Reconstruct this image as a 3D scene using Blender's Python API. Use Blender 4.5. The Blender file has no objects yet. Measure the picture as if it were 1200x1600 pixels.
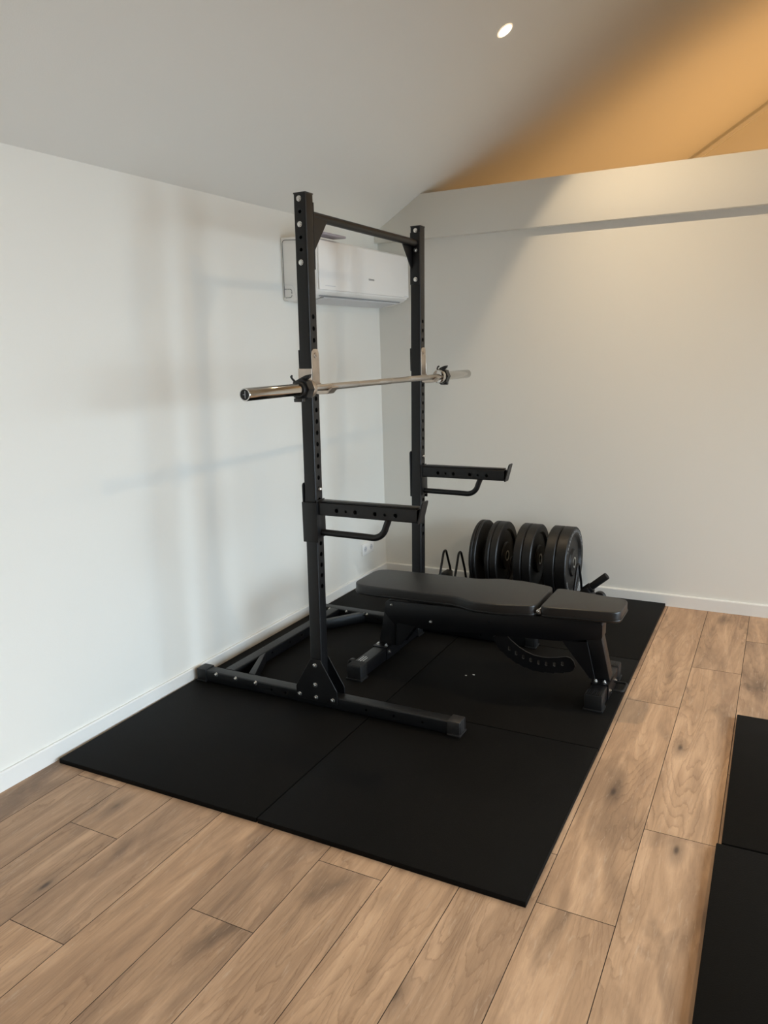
import bpy, bmesh, math, random
from mathutils import Vector, Matrix
random.seed(7)
C = bpy.data.collections.new('gym_room')
bpy.context.scene.collection.children.link(C)
sc = bpy.context.scene

# ------------------------------------------------------------------ camera
cd = bpy.data.cameras.new('camera'); cam = bpy.data.objects.new('camera', cd); C.objects.link(cam)
yaw, pitch, roll, F = 0.4908, -0.1898, -0.0288, 1218.9
fwd = Vector((-math.sin(yaw)*math.cos(pitch), math.cos(yaw)*math.cos(pitch), math.sin(pitch)))
rgt = Vector((math.cos(yaw), math.sin(yaw), 0)); up = rgt.cross(fwd)
r2 = rgt*math.cos(roll)+up*math.sin(roll); u2 = -rgt*math.sin(roll)+up*math.cos(roll)
m = Matrix((r2, u2, -fwd)).transposed().to_4x4(); m.translation = Vector((2.6466, -5.0286, 1.6503))
cam.matrix_world = m
cd.sensor_fit = 'VERTICAL'; cd.sensor_height = 36; cd.lens = F/1600*36
cd.shift_x = 6.76/1600; cd.shift_y = -19.63/1600
cd.clip_start = .05
sc.camera = cam

# ------------------------------------------------------------------ view, world
sc.view_settings.view_transform = 'Standard'; sc.view_settings.look = 'None'
sc.view_settings.gamma = 1; sc.view_settings.use_curve_mapping = False
sc.view_settings.exposure = 0.47
w = bpy.data.worlds.new('world'); sc.world = w; w.use_nodes = True
bg = w.node_tree.nodes['Background']; bg.inputs[0].default_value = (.62, .78, 1, 1); bg.inputs[1].default_value = .8
sc.cycles.use_denoising = True
sc.cycles.max_bounces = 10; sc.cycles.diffuse_bounces = 8
sc.cycles.sample_clamp_indirect = 4

# ------------------------------------------------------------------ lights
def area_light(name, loc, rot, sx, sy, power, col, spread=180):
    l = bpy.data.lights.new(name, 'AREA'); l.shape = 'RECTANGLE'; l.size = sx; l.size_y = sy
    l.energy = power; l.color = col; l.spread = math.radians(spread)
    o = bpy.data.objects.new(name, l); C.objects.link(o); o.location = loc; o.rotation_euler = rot
    return o
COOL = (.70, .86, 1)
WARM = (1, .77, .50)
R = math.radians
XR = 5.6            # right wall
WINS = [(-1.95, -.55), (-3.9, -2.5), (-6.6, -4.6)]     # glazed door openings in the right wall (y range)
WIN_POWER = [36, 43, 46]
for i, (a, b) in enumerate(WINS):
    # daylight coming in through each glazed opening, falling slightly downwards
    area_light('window_daylight', (XR-.04, (a+b)/2, 1.06), (0, R(90-23), 0), 1.9, b-a-.1, WIN_POWER[i], COOL, 104)
def slope_z(x):
    return 2.437+.62*x if x < 2.8 else 2.437+.62*(5.6-x)
SPOTS = [(1.24, -.92, 80, 36, .14), (1.24, -3.0, 8, 32, .5), (1.24, -5.0, 5, 32, .5), (4.36, -.92, 18, -32, .5), (4.36, -3.0, 48, -32, .5), (4.36, -5.0, 48, -32, .5)]
def spot(name, loc, tilt, power, size, blend, col=WARM, radius=.03):
    l = bpy.data.lights.new(name, 'SPOT'); l.energy = power; l.color = col; l.spot_size = R(size); l.spot_blend = blend
    l.shadow_soft_size = radius
    o = bpy.data.objects.new(name, l); C.objects.link(o); o.location = loc
    o.rotation_euler = (0, -R(tilt), 0)
    return o
def photometric(l, lo, hi, floor_):
    """angular output profile of a downlight: strong along the axis, weak near the cut-off"""
    l.use_nodes = True; nt = l.node_tree; N = nt.nodes; em = N['Emission']
    tc = N.new('ShaderNodeTexCoord'); sx = N.new('ShaderNodeSeparateXYZ'); ab = N.new('ShaderNodeMath'); ab.operation = 'ABSOLUTE'
    mr = N.new('ShaderNodeMapRange'); mr.inputs['From Min'].default_value = lo; mr.inputs['From Max'].default_value = hi
    mr.inputs['To Min'].default_value = floor_; mr.inputs['To Max'].default_value = 1
    nt.links.new(tc.outputs['Normal'], sx.inputs[0]); nt.links.new(sx.outputs[2], ab.inputs[0]); nt.links.new(ab.outputs[0], mr.inputs['Value']); nt.links.new(mr.outputs[0], em.inputs['Strength'])
# lamp of the neighbouring room behind the low partition wall
l = bpy.data.lights.new('neighbour_room_lamp', 'SPOT'); l.energy = 92; l.color = (1, .54, .21); l.shadow_soft_size = .10
l.spot_size = R(142); l.spot_blend = .6
o = bpy.data.objects.new('neighbour_room_lamp', l); C.objects.link(o); o.location = (3.3, 2.2, 1.7)
o.rotation_euler = Vector((-.653, .469, .595)).to_track_quat('-Z', 'Y').to_euler()

# ------------------------------------------------------------------ materials
def mat(name, col, rough=.5, metal=0, bump=0, bscale=200, var=0, vscale=6, spec=.5, coat=0):
    m = bpy.data.materials.new(name); m.use_nodes = True; nt = m.node_tree; N = nt.nodes; Lk = nt.links
    b = N['Principled BSDF']
    b.inputs['Base Color'].default_value = (*col, 1); b.inputs['Roughness'].default_value = rough
    b.inputs['Metallic'].default_value = metal; b.inputs['Specular IOR Level'].default_value = spec
    b.inputs['Coat Weight'].default_value = coat
    tc = N.new('ShaderNodeTexCoord')
    if var:
        n = N.new('ShaderNodeTexNoise'); n.inputs['Scale'].default_value = vscale; n.inputs['Detail'].default_value = 5
        Lk.new(tc.outputs['Object'], n.inputs['Vector'])
        cr = N.new('ShaderNodeValToRGB')
        cr.color_ramp.elements[0].position = .3; cr.color_ramp.elements[1].position = .7
        cr.color_ramp.elements[0].color = (*[c*(1-var) for c in col], 1)
        cr.color_ramp.elements[1].color = (*[min(1, c*(1+var)) for c in col], 1)
        Lk.new(n.outputs['Fac'], cr.inputs['Fac']); Lk.new(cr.outputs['Color'], b.inputs['Base Color'])
        mr = N.new('ShaderNodeMapRange'); mr.inputs['To Min'].default_value = max(0, rough-.06); mr.inputs['To Max'].default_value = rough+.06
        Lk.new(n.outputs['Fac'], mr.inputs['Value']); Lk.new(mr.outputs['Result'], b.inputs['Roughness'])
    if bump:
        n2 = N.new('ShaderNodeTexNoise'); n2.inputs['Scale'].default_value = bscale; n2.inputs['Detail'].default_value = 3
        Lk.new(tc.outputs['Object'], n2.inputs['Vector'])
        bp = N.new('ShaderNodeBump'); bp.inputs['Strength'].default_value = bump; bp.inputs['Distance'].default_value = .001
        Lk.new(n2.outputs['Fac'], bp.inputs['Height']); Lk.new(bp.outputs['Normal'], b.inputs['Normal'])
    return m
M_wall = mat('white_wall_paint', (.79, .773, .713), .75, bump=.25, bscale=180)
M_ceil = mat('ceiling_paint', (.80, .79, .735), .85, bump=.3, bscale=180)
M_frontw = mat('darkened_front_wall', (.10, .09, .08), .6)  # unseen front wall, made dark so it bounces little light onto camera-facing sides
M_trim = mat('white_trim_paint', (.80, .79, .75), .35)
M_steel = mat('black_powder_coat', (.0030, .0032, .0038), .40, spec=.42, bump=.35, bscale=900, var=.15, vscale=8)
M_bench = mat('bench_powder_coat', (.0028, .0028, .0034), .38, spec=.38, bump=.3, bscale=900)
M_worn_lit = mat('scuffed_warm_lit_black', (.016, .014, .013), .45, bump=.5, bscale=300, var=.5, vscale=30)  # scuffs and dust, plus warm reflected light put into the brownish tone
M_plastic = mat('black_plastic', (.010, .010, .010), .38)
M_capr = mat('rubber_cap', (.008, .008, .008), .48, spec=.35)
M_chrome = mat('polished_chrome', (.58, .57, .55), .09, 1)
M_shaft = mat('knurled_steel', (.50, .47, .43), .28, 1, bump=.8, bscale=900)
M_zinc = mat('zinc_bolt', (.72, .72, .70), .25, 1)
M_hook = mat('brushed_nickel', (.52, .45, .385), .36, 1, var=.15, vscale=20)
M_vinyl = mat('black_vinyl', (.0045, .004, .0034), .40, spec=.62, bump=.35, bscale=420)
M_piping = mat('vinyl_piping', (.008, .008, .008), .35)
M_rub = mat('bumper_rubber', (.0050, .0046, .0042), .46, spec=.42, bump=.3, bscale=350, var=.12)
M_ac = mat('white_plastic', (.90, .89, .86), .32)
M_acg = mat('pale_grey_plastic', (.62, .63, .65), .4)
M_lav = mat('lavender_grey_plastic', (.45, .43, .50), .5)
M_dark = mat('dark_gap', (.05, .05, .05), .6)
M_slot = mat('slot_grey', (.32, .33, .34), .5)
M_grey = mat('grey_print', (.25, .25, .25), .5)
M_white = mat('white_print', (.6, .6, .58), .5)
M_soft = mat('pale_print', (.42, .43, .45), .5)
M_mat = mat('rubber_mat', (.0032, .0028, .0023), .66, bump=.6, bscale=260, var=.25, vscale=3, spec=.10)
M_crumb = mat('pale_crumb', (.6, .58, .52), .8)
M_joint = mat('joint_core', (.045, .028, .017), .8)  # dark brown of the plank joints and slab edges
M_ground = mat('terrace_stone', (.42, .41, .39), .8, var=.15)

def wood():
    m = bpy.data.materials.new('oak_laminate'); m.use_nodes = True; nt = m.node_tree; N = nt.nodes; L = nt.links
    b = N['Principled BSDF']
    uv = N.new('ShaderNodeUVMap'); uv.uv_map = 'UVMap'
    at = N.new('ShaderNodeAttribute'); at.attribute_name = 'plank'
    sx = N.new('ShaderNodeSeparateXYZ'); L.new(uv.outputs[0], sx.inputs[0])
    cx = N.new('ShaderNodeCombineXYZ'); L.new(sx.outputs[0], cx.inputs[0]); L.new(sx.outputs[1], cx.inputs[1])
    mul = N.new('ShaderNodeMath'); mul.operation = 'MULTIPLY'; mul.inputs[1].default_value = 37; L.new(at.outputs['Fac'], mul.inputs[0])
    L.new(mul.outputs[0], cx.inputs[2])
    def mapped(su, sv, off=0):
        mp = N.new('ShaderNodeMapping'); mp.inputs['Scale'].default_value = (su, sv, 1); mp.inputs['Location'].default_value = (off, off*.7, off)
        L.new(cx.outputs[0], mp.inputs[0]); return mp
    def noise(su, sv, det=4, off=0, rough=.5, dist=0):
        n = N.new('ShaderNodeTexNoise'); n.inputs['Scale'].default_value = 1; n.inputs['Detail'].default_value = det
        n.inputs['Roughness'].default_value = rough; n.inputs['Distortion'].default_value = dist
        L.new(mapped(su, sv, off).outputs[0], n.inputs['Vector']); return n
    def ramp(src, els):
        r = N.new('ShaderNodeValToRGB'); e = r.color_ramp.elements
        while len(e) < len(els): e.new(.5)
        for k, (p_, c_) in enumerate(els): e[k].position = p_; e[k].color = (*c_, 1)
        L.new(src, r.inputs['Fac']); return r
    def mix(fac, a, b_, t='MIX'):
        x = N.new('ShaderNodeMix'); x.data_type = 'RGBA'; x.blend_type = t
        if isinstance(fac, float): x.inputs['Factor'].default_value = fac
        else: L.new(fac, x.inputs['Factor'])
        L.new(a, x.inputs['A'])
        if isinstance(b_, tuple): x.inputs['B'].default_value = (*b_, 1)
        else: L.new(b_, x.inputs['B'])
        return x.outputs['Result']
    base = ramp(noise(1.5, 13, 5, 0, .6, .8).outputs['Fac'], [(.30, (.315, .192, .114)), (.50, (.43, .268, .157)), (.68, (.565, .362, .220))])
    col = base.outputs[0]
    # plank to plank tone
    tone = ramp(at.outputs['Fac'], [(0, (.90, .90, .91)), (.5, (1, 1, 1)), (1, (1.08, 1.06, 1.03))])
    col = mix(1.0, col, tone.outputs[0], 'MULTIPLY')
    # dark heart streaks along the plank
    st = ramp(noise(1.7, 5.0, 4, 11, .5, 1.0).outputs['Fac'], [(.53, (0, 0, 0)), (.72, (1, 1, 1))])
    k = N.new('ShaderNodeMath'); k.operation = 'MULTIPLY'; k.inputs[1].default_value = .72; L.new(st.outputs[0], k.inputs[0])
    col = mix(k.outputs[0], col, (.125, .078, .050))
    # growth ring lines: contours of a slow stretched field give nested cathedral arches
    gn = noise(.62, 5.6, 2, 3, .45, .2)
    g1 = N.new('ShaderNodeMath'); g1.operation = 'MULTIPLY_ADD'; g1.inputs[1].default_value = 30; L.new(gn.outputs['Fac'], g1.inputs[0])
    fz = noise(22, 60, 3, 7, .6); L.new(fz.outputs['Fac'], g1.inputs[2])
    g2 = N.new('ShaderNodeMath'); g2.operation = 'FRACT'; L.new(g1.outputs[0], g2.inputs[0])
    wr = ramp(g2.outputs[0], [(.0, (.76, .73, .70)), (.22, (.97, .97, .97)), (.6, (1.03, 1.03, 1.02)), (.93, (1.05, 1.05, 1.04)), (1, (.84, .82, .80))])
    wm = ramp(noise(1.0, 4.5, 2, 21).outputs['Fac'], [(.40, (.12, .12, .12)), (.60, (1, 1, 1))])
    c2 = mix(1.0, col, wr.outputs[0], 'MULTIPLY'); col = mix(wm.outputs[0], col, c2)
    # fine pores
    pr = ramp(noise(12, 190, 4, 5, .75).outputs['Fac'], [(.36, (.80, .78, .77)), (.5, (1, 1, 1)), (.72, (1.08, 1.08, 1.08))])
    col = mix(.45, col, pr.outputs[0], 'MULTIPLY')
    # limed pale flecks
    fl = ramp(noise(9, 75, 4, 31, .75, .8).outputs['Fac'], [(.58, (0, 0, 0)), (.72, (.5, .5, .5))])
    col = mix(fl.outputs[0], col, (.56, .42, .30))
    # knots
    vo = N.new('ShaderNodeTexVoronoi'); vo.feature = 'F1'; vo.inputs['Scale'].default_value = 1
    L.new(mapped(2.6, 7.5, 2).outputs[0], vo.inputs['Vector'])
    kn = ramp(vo.outputs['Distance'], [(.03, (.9, .9, .9)), (.09, (.42, .42, .42)), (.30, (0, 0, 0))])
    sel = N.new('ShaderNodeMath'); sel.operation = 'GREATER_THAN'; sel.inputs[1].default_value = .62
    sp = N.new('ShaderNodeSeparateColor'); L.new(vo.outputs['Color'], sp.inputs[0]); L.new(sp.outputs[0], sel.inputs[0])
    km = N.new('ShaderNodeMath'); km.operation = 'MULTIPLY'; L.new(kn.outputs[0], km.inputs[0]); L.new(sel.outputs[0], km.inputs[1])
    col = mix(km.outputs[0], col, (.055, .035, .024))
    L.new(col, b.inputs['Base Color'])
    rr = N.new('ShaderNodeMapRange'); rr.inputs['To Min'].default_value = .38; rr.inputs['To Max'].default_value = .52
    L.new(pr.outputs[0], rr.inputs['Value']); L.new(rr.outputs[0], b.inputs['Roughness'])
    b.inputs['Specular IOR Level'].default_value = .4
    bp = N.new('ShaderNodeBump'); bp.inputs['Strength'].default_value = .25; bp.inputs['Distance'].default_value = .0006
    L.new(pr.outputs[0], bp.inputs['Height']); L.new(bp.outputs[0], b.inputs['Normal'])
    return m
M_wood = wood()
def emis(name, col, s):
    m = bpy.data.materials.new(name); m.use_nodes = True; b = m.node_tree.nodes['Principled BSDF']
    b.inputs['Base Color'].default_value = (1, 1, 1, 1); b.inputs['Emission Color'].default_value = (*col, 1); b.inputs['Emission Strength'].default_value = s
    return m
M_lamp = emis('lamp_lens', (1, .93, .80), 14)
M_lampring = emis('lamp_glow_ring', (1, .72, .42), .55)
def glass():
    m = bpy.data.materials.new('window_glass'); m.use_nodes = True; nt = m.node_tree; N = nt.nodes
    b = N['Principled BSDF']; b.inputs['Transmission Weight'].default_value = 1; b.inputs['Roughness'].default_value = 0; b.inputs['IOR'].default_value = 1.45
    return m
M_glass = glass()

# ------------------------------------------------------------------ mesh helpers
class MB:
    def __init__(s): s.b = bmesh.new()
    def box(s, x0, y0, z0, x1, y1, z1, bev=0, seg=2):
        t = bmesh.new(); bmesh.ops.create_cube(t, size=1)
        for v in t.verts: v.co = Vector(((x0+x1)/2+v.co.x*(x1-x0), (y0+y1)/2+v.co.y*(y1-y0), (z0+z1)/2+v.co.z*(z1-z0)))
        if bev: bmesh.ops.bevel(t, geom=t.edges[:], offset=bev, segments=seg, affect='EDGES', profile=.5)
        s._add(t); return s
    def _add(s, t):
        me = bpy.data.meshes.new('tmp'); t.to_mesh(me); t.free(); s.b.from_mesh(me); bpy.data.meshes.remove(me)
    def cyl(s, p0, p1, r, seg=24, r1=None, bev=0):
        p0 = Vector(p0); p1 = Vector(p1); d = p1-p0
        t = bmesh.new(); bmesh.ops.create_cone(t, cap_ends=True, segments=seg, radius1=r, radius2=r if r1 is None else r1, depth=d.length)
        if bev:
            es = [e for e in t.edges if len(e.link_faces) == 2 and any(len(f.verts) > 4 for f in e.link_faces)]
            bmesh.ops.bevel(t, geom=es, offset=bev, segments=2, affect='EDGES', profile=.5)
        M = Matrix.Translation((p0+p1)/2) @ d.to_track_quat('Z', 'Y').to_matrix().to_4x4()
        bmesh.ops.transform(t, matrix=M, verts=t.verts[:]); s._add(t); return s
    def ring(s, p0, p1, r, ri, seg=32, bev=0):
        prof = [(ri, 0), (r-bev, 0), (r, bev), (r, 1-bev), (r-bev, 1), (ri, 1)]
        return s.lathe(p0, p1, prof, seg, True)
    def lathe(s, p0, p1, prof, seg=48, closed=False):
        """prof: list of (radius, metres or 0..1 along p0->p1 when closed ring)"""
        p0 = Vector(p0); p1 = Vector(p1); d = p1-p0; Ln = d.length; q = d.to_track_quat('Z', 'Y').to_matrix()
        rows = []
        for (r, h) in prof:
            hh = h
            if closed: hh = h*Ln if h in (0, 1) else (h if h < .5 else Ln-(1-h))
            rows.append([s.b.verts.new(p0+q @ Vector((r*math.cos(2*math.pi*k/seg), r*math.sin(2*math.pi*k/seg), hh))) for k in range(seg)])
        n = len(rows)
        for i in range(n if closed else n-1):
            A = rows[i]; B = rows[(i+1) % n]
            for k in range(seg):
                s.b.faces.new((A[k], A[(k+1) % seg], B[(k+1) % seg], B[k]))
        if not closed:
            s.b.faces.new(rows[0][::-1]); s.b.faces.new(rows[-1])
        return s
    def prism(s, poly, ax, t0, t1, bev=0, seg=2):
        """poly in the two other axes (ordered); ax 'x','y','z'"""
        t = bmesh.new()
        def P(a, b, c):
            return Vector((c, a, b)) if ax == 'x' else Vector((a, c, b)) if ax == 'y' else Vector((a, b, c))
        A = [t.verts.new(P(a, b, t0)) for a, b in poly]; B = [t.verts.new(P(a, b, t1)) for a, b in poly]
        t.faces.new(A); t.faces.new(B[::-1]); n = len(poly)
        for i in range(n): t.faces.new((A[i], B[i], B[(i+1) % n], A[(i+1) % n]))
        bmesh.ops.recalc_face_normals(t, faces=t.faces[:])
        if bev: bmesh.ops.bevel(t, geom=t.edges[:], offset=bev, segments=seg, affect='EDGES', profile=.5, clamp_overlap=True)
        s._add(t); return s
    def tube(s, pts, r, seg=14, closed=False, ref=None):
        pts = [Vector(p) for p in pts]; n = len(pts); rows = []
        prev = None
        for i, p in enumerate(pts):
            if closed: tg = (pts[(i+1) % n]-pts[i-1]).normalized()
            else: tg = (pts[min(i+1, n-1)]-pts[max(i-1, 0)]).normalized()
            a = prev if prev is not None else (Vector(ref) if ref else (Vector((0, 0, 1)) if abs(tg.z) < .9 else Vector((1, 0, 0))))
            a = (a-tg*a.dot(tg)).normalized(); prev = a; b = tg.cross(a)
            rows.append([s.b.verts.new(p+a*r*math.cos(2*math.pi*k/seg)+b*r*math.sin(2*math.pi*k/seg)) for k in range(seg)])
        for i in range(n if closed else n-1):
            A = rows[i]; B = rows[(i+1) % n]
            for k in range(seg): s.b.faces.new((A[k], A[(k+1) % seg], B[(k+1) % seg], B[k]))
        if not closed: s.b.faces.new(rows[0][::-1]); s.b.faces.new(rows[-1])
        return s
    def build(s, name, material, parent=None, shear=None, smooth=True, ang=32):
        b = s.b
        if shear:
            for v in b.verts: v.co.y += shear*(v.co.z-.02)
        bmesh.ops.recalc_face_normals(b, faces=b.faces[:])
        if parent is not None:
            off = Vector(parent.get('_org', (0, 0, 0)))
            for v in b.verts: v.co -= off
        me = bpy.data.meshes.new(name); b.to_mesh(me); b.free()
        me.materials.append(material)
        if smooth:
            for p in me.polygons: p.use_smooth = True
            me.set_sharp_from_angle(angle=R(ang))
        o = bpy.data.objects.new(name, me); C.objects.link(o)
        if parent is not None:
            o.parent = parent
            if '_org' in parent: o['_org'] = parent['_org']
        return o
def recenter(o):
    """put a single-mesh thing's origin at its base centre"""
    me = o.data; xs = [v.co for v in me.vertices]
    c = Vector(((min(v.x for v in xs)+max(v.x for v in xs))/2, (min(v.y for v in xs)+max(v.y for v in xs))/2, min(v.z for v in xs)))
    for v in me.vertices: v.co -= c
    o.location = c
    return o
def tag(o, label, cat, group=None):
    o['label'] = label; o['category'] = cat
    if group: o['group'] = group
    return o
def thing(name, label, cat, loc, group=None):
    o = bpy.data.objects.new(name, None); C.objects.link(o); o.location = loc; o['_org'] = tuple(loc)
    o.empty_display_size = .1
    return tag(o, label, cat, group)
def struct(o):
    o['kind'] = 'structure'; return o
def round_rect(w, h, r, n=4):
    out = []
    for cx, cy, a0 in ((w/2-r, h/2-r, 0), (-w/2+r, h/2-r, 90), (-w/2+r, -h/2+r, 180), (w/2-r, -h/2+r, 270)):
        for k in range(n+1):
            a = R(a0+90*k/n); out.append((cx+r*math.cos(a), cy+r*math.sin(a)))
    return out
def round_poly(pts, rads, n=6):
    out = []; m_ = len(pts)
    for i in range(m_):
        p = Vector(pts[i]); a = Vector(pts[i-1]); c = Vector(pts[(i+1) % m_]); r = rads[i] if isinstance(rads, (list, tuple)) else rads
        if r <= 0: out.append(tuple(p)); continue
        da = (a-p); dc = (c-p); r_ = min(r, da.length*.49, dc.length*.49); s0 = p+da.normalized()*r_; s1 = p+dc.normalized()*r_
        for k in range(n+1):
            t = k/n; q = s0*(1-t)**2+p*2*t*(1-t)+s1*t*t; out.append((q.x, q.y))
    return out
def hollow_tube(ax, c0, c1, t0, t1, w, h=None, wall=.003, r=.006):
    """hollow rounded-rect tube along axis ax, centred on c0,c1"""
    h = h or w; mb = MB(); b = mb.b
    O = round_rect(w, h, r); I = round_rect(w-2*wall, h-2*wall, max(r-wall, .002))
    def P(a, bb, t): return (t, c0+a, c1+bb) if ax == 'x' else (c0+a, t, c1+bb) if ax == 'y' else (c0+a, c1+bb, t)
    rows = [[b.verts.new(P(a, q, t)) for a, q in L_] for L_, t in ((O, t0), (O, t1), (I, t1), (I, t0))]
    n = len(O)
    for i in range(4):
        A = rows[i]; B = rows[(i+1) % 4]
        for k in range(n): b.faces.new((A[k], A[(k+1) % n], B[(k+1) % n], B[k]))
    return mb
def cut(o, cutter_mb):
    """real drilled holes: boolean difference baked into the mesh"""
    bmesh.ops.recalc_face_normals(cutter_mb.b, faces=cutter_mb.b.faces[:])
    off = Vector(o.get('_org', (0, 0, 0)))
    for v in cutter_mb.b.verts: v.co -= off
    me = bpy.data.meshes.new('cutter'); cutter_mb.b.to_mesh(me); cutter_mb.b.free()
    c = bpy.data.objects.new('cutter', me); sc.collection.objects.link(c)
    if o.parent: c.parent = o.parent
    md = o.modifiers.new('holes', 'BOOLEAN'); md.operation = 'DIFFERENCE'; md.object = c; md.solver = 'EXACT'
    bpy.context.view_layer.update()
    dg = bpy.context.evaluated_depsgraph_get(); ev = o.evaluated_get(dg)
    nm = bpy.data.meshes.new_from_object(ev); o.modifiers.clear(); old = o.data; o.data = nm; nm.name = o.name
    for p in nm.polygons: p.use_smooth = True
    nm.set_sharp_from_angle(angle=R(32))
    bpy.data.objects.remove(c); bpy.data.meshes.remove(me)
def bolt(parent, p, d, r=.0085, shear=None, name='bolt', m_=None):
    """hex head with washer and threaded end, sticking out along d"""
    p = Vector(p); d = Vector(d).normalized()
    if shear: p.y += shear*(p.z-.02)
    mb = MB(); mb.cyl(p-d*.002, p+d*.0018, r*1.25, 20); mb.cyl(p+d*.0016, p+d*.0075, r, 6, bev=.0008); mb.cyl(p+d*.007, p+d*.011, r*.5, 12, r1=r*.42)
    return mb.build(name, m_ or M_zinc, parent)

# ================================================================== THE ROOM
Y0 = -7.6; H = 2.437; XM = 2.8; ZR = H+.62*XM; YG = 3.62
WT = .14
# floor: individual planks with tight V joints
def make_floor():
    b = bmesh.new(); uvl = b.loops.layers.uv.new('UVMap'); al = b.faces.layers.float.new('plank')
    pitch = .2338; T_ = .0115
    ends = {0: -2.988, 1: -2.475, 2: -.462, 3: -2.2, -1: -2.741, -2: -2.30, -3: -3.105, -4: -3.467, -5: -2.72, -6: -3.743, -7: -3.312, -8: -3.07, -9: -2.4}
    Ln = 1.521; g = .0012
    def clip(x, y): return x+T_*(-y)
    for k in range(-10, 17):
        xa = 2.017+pitch*k; xb = xa+pitch
        e = ends.get(k, -2.1-((k*0.587) % 1.5))
        j0 = int(math.floor((Y0-e)/Ln))-1
        for j in range(j0, j0+9):
            ya = e+Ln*j; yb = ya+Ln
            ya_, yb_ = max(ya, Y0), min(yb, .0)
            if yb_-ya_ < .01: continue
            xa_, xb_ = xa, xb
            P = [(clip(xa_, ya_), ya_), (clip(xb_, ya_), ya_), (clip(xb_, yb_), yb_), (clip(xa_, yb_), yb_)]
            P = [(min(max(x, 0), XR), y) for x, y in P]
            if P[1][0]-P[0][0] < .004 and P[2][0]-P[3][0] < .004: continue
            Q = [(P[0][0]+g, P[0][1]+g), (P[1][0]-g, P[1][1]+g), (P[2][0]-g, P[2][1]-g), (P[3][0]+g, P[3][1]-g)]
            top = [b.verts.new((x, y, 0)) for x, y in Q]; bot = [b.verts.new((x, y, -.003)) for x, y in P]
            rnd = random.random()
            fs = [b.faces.new(top)]+[b.faces.new((bot[i], bot[(i+1) % 4], top[(i+1) % 4], top[i])) for i in range(4)]
            flip = 1 if rnd > .5 else -1
            for f in fs[1:]: f.material_index = 1
            for f in fs:
                f[al] = rnd
                for lp in f.loops:
                    c = lp.vert.co; lp[uvl].uv = (flip*(c.y-ya), (c.x-clip(xa, c.y)))
    v = [b.verts.new(q) for q in ((0, Y0, -.004), (XR, Y0, -.004), (XR, .0, -.004), (0, .0, -.004))]
    f = b.faces.new(v); f.material_index = 1
    v2 = [b.verts.new((q[0], q[1], -.12)) for q in ((0, Y0), (XR, Y0), (XR, .0), (0, .0))]
    f2 = b.faces.new(v2[::-1]); f2.material_index = 1
    for i in range(4):
        q = b.faces.new((v2[i], v2[(i+1) % 4], v[(i+1) % 4], v[i])); q.material_index = 1
    me = bpy.data.meshes.new('floor'); b.to_mesh(me); b.free(); me.materials.append(M_wood); me.materials.append(M_joint)
    o = bpy.data.objects.new('floor', me); C.objects.link(o); return struct(o)
make_floor()
# neighbour room floor
# walls
struct(MB().box(-WT, Y0-WT, -.12, 0, YG+WT, H+.02).build('wall_left', M_wall))
# partition wall towards the neighbouring room, open above
struct(MB().box(0, 0, -.12, XR, .10, 2.64).build('wall_back', M_wall))
# the thicker white beam along its top
struct(MB().box(0.0, -.05, 2.373, XR, .14, 2.658, bev=.002).build('trim_1', M_wall))
# gable wall of the far side of the neighbouring room
struct(MB().prism([(-WT, -.12), (XR+WT, -.12), (XR+WT, H), (XM, ZR), (-WT, H-.62*WT)], 'y', YG, YG+WT).build('wall_gable', M_wall))
struct(MB().prism([(-WT, -.12), (XR+WT, -.12), (XR+WT, H), (XM, ZR), (-WT, H-.62*WT)], 'y', Y0-WT, Y0).build('wall_front', M_frontw))
struct(MB().box(0, .10, -.12, XR, YG, 0).build('floor_2', M_ground))
# right wall with glazed openings
mb = MB(); ys = [Y0]
for a, b_ in sorted(WINS): ys += [a, b_]
ys.append(YG)
for i in range(0, len(ys), 2): mb.box(XR, ys[i], -.12, XR+WT, ys[i+1], H+.02)
for a, b_ in WINS: mb.box(XR, a, 2.15, XR+WT, b_, H+.02); mb.box(XR, a, -.12, XR+WT, b_, .02)
struct(mb.build('wall_right', M_wall))
for i, (a, b_) in enumerate(WINS):
    mb = MB(); t_ = .055
    for (ya, yb, za, zb) in ((a, a+t_, .02, 2.15), (b_-t_, b_, .02, 2.15), (a, b_, .02, .02+t_), (a, b_, 2.15-t_, 2.15)):
        mb.box(XR+.03, ya, za, XR+.09, yb, zb)
    f = struct(mb.build('window_%d' % (i+1), M_plastic))
    MB().box(XR+.055, a+t_, .02+t_, XR+.061, b_-t_, 2.15-t_).build('glass_pane', M_glass, f)
# ceiling slopes
t_ = .12
struct(MB().prism([(-WT, H-.62*WT), (XM, ZR), (XM, ZR+t_), (-WT, H-.62*WT+t_)], 'y', Y0-WT, YG+WT).build('ceiling', M_ceil))
struct(MB().prism([(XM, ZR), (XR+WT, H-.62*WT), (XR+WT, H-.62*WT+t_), (XM, ZR+t_)], 'y', Y0-WT, YG+WT).build('ceiling_2', M_ceil))
# ridge board along the apex
struct(MB().box(XM-.05, Y0, ZR-.05, XM+.05, YG, ZR).build('trim_2', M_trim))
# slim cornice where the far gable meets the left slope
struct(MB().prism([(0, H-.085), (XM, ZR-.085), (XM, ZR-.045), (0, H-.045)], 'y', YG-.02, YG).build('trim_3', M_trim))
# baseboards with a small rounded top
def base_prof(h=.078, t=.013): return [(0, 0), (t, 0), (t, h-.006), (t-.004, h), (0, h)]
struct(MB().prism([(x, z) for x, z in base_prof()], 'y', Y0, -.013).build('baseboard_left', M_trim))
struct(MB().prism([(-y, z) for y, z in base_prof()], 'x', 0, XR).build('baseboard_back', M_trim))
# terrace outside the windows
struct(MB().box(XR+WT, -12, -.2, 16, 6, -.12).build('ground', M_ground))

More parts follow.
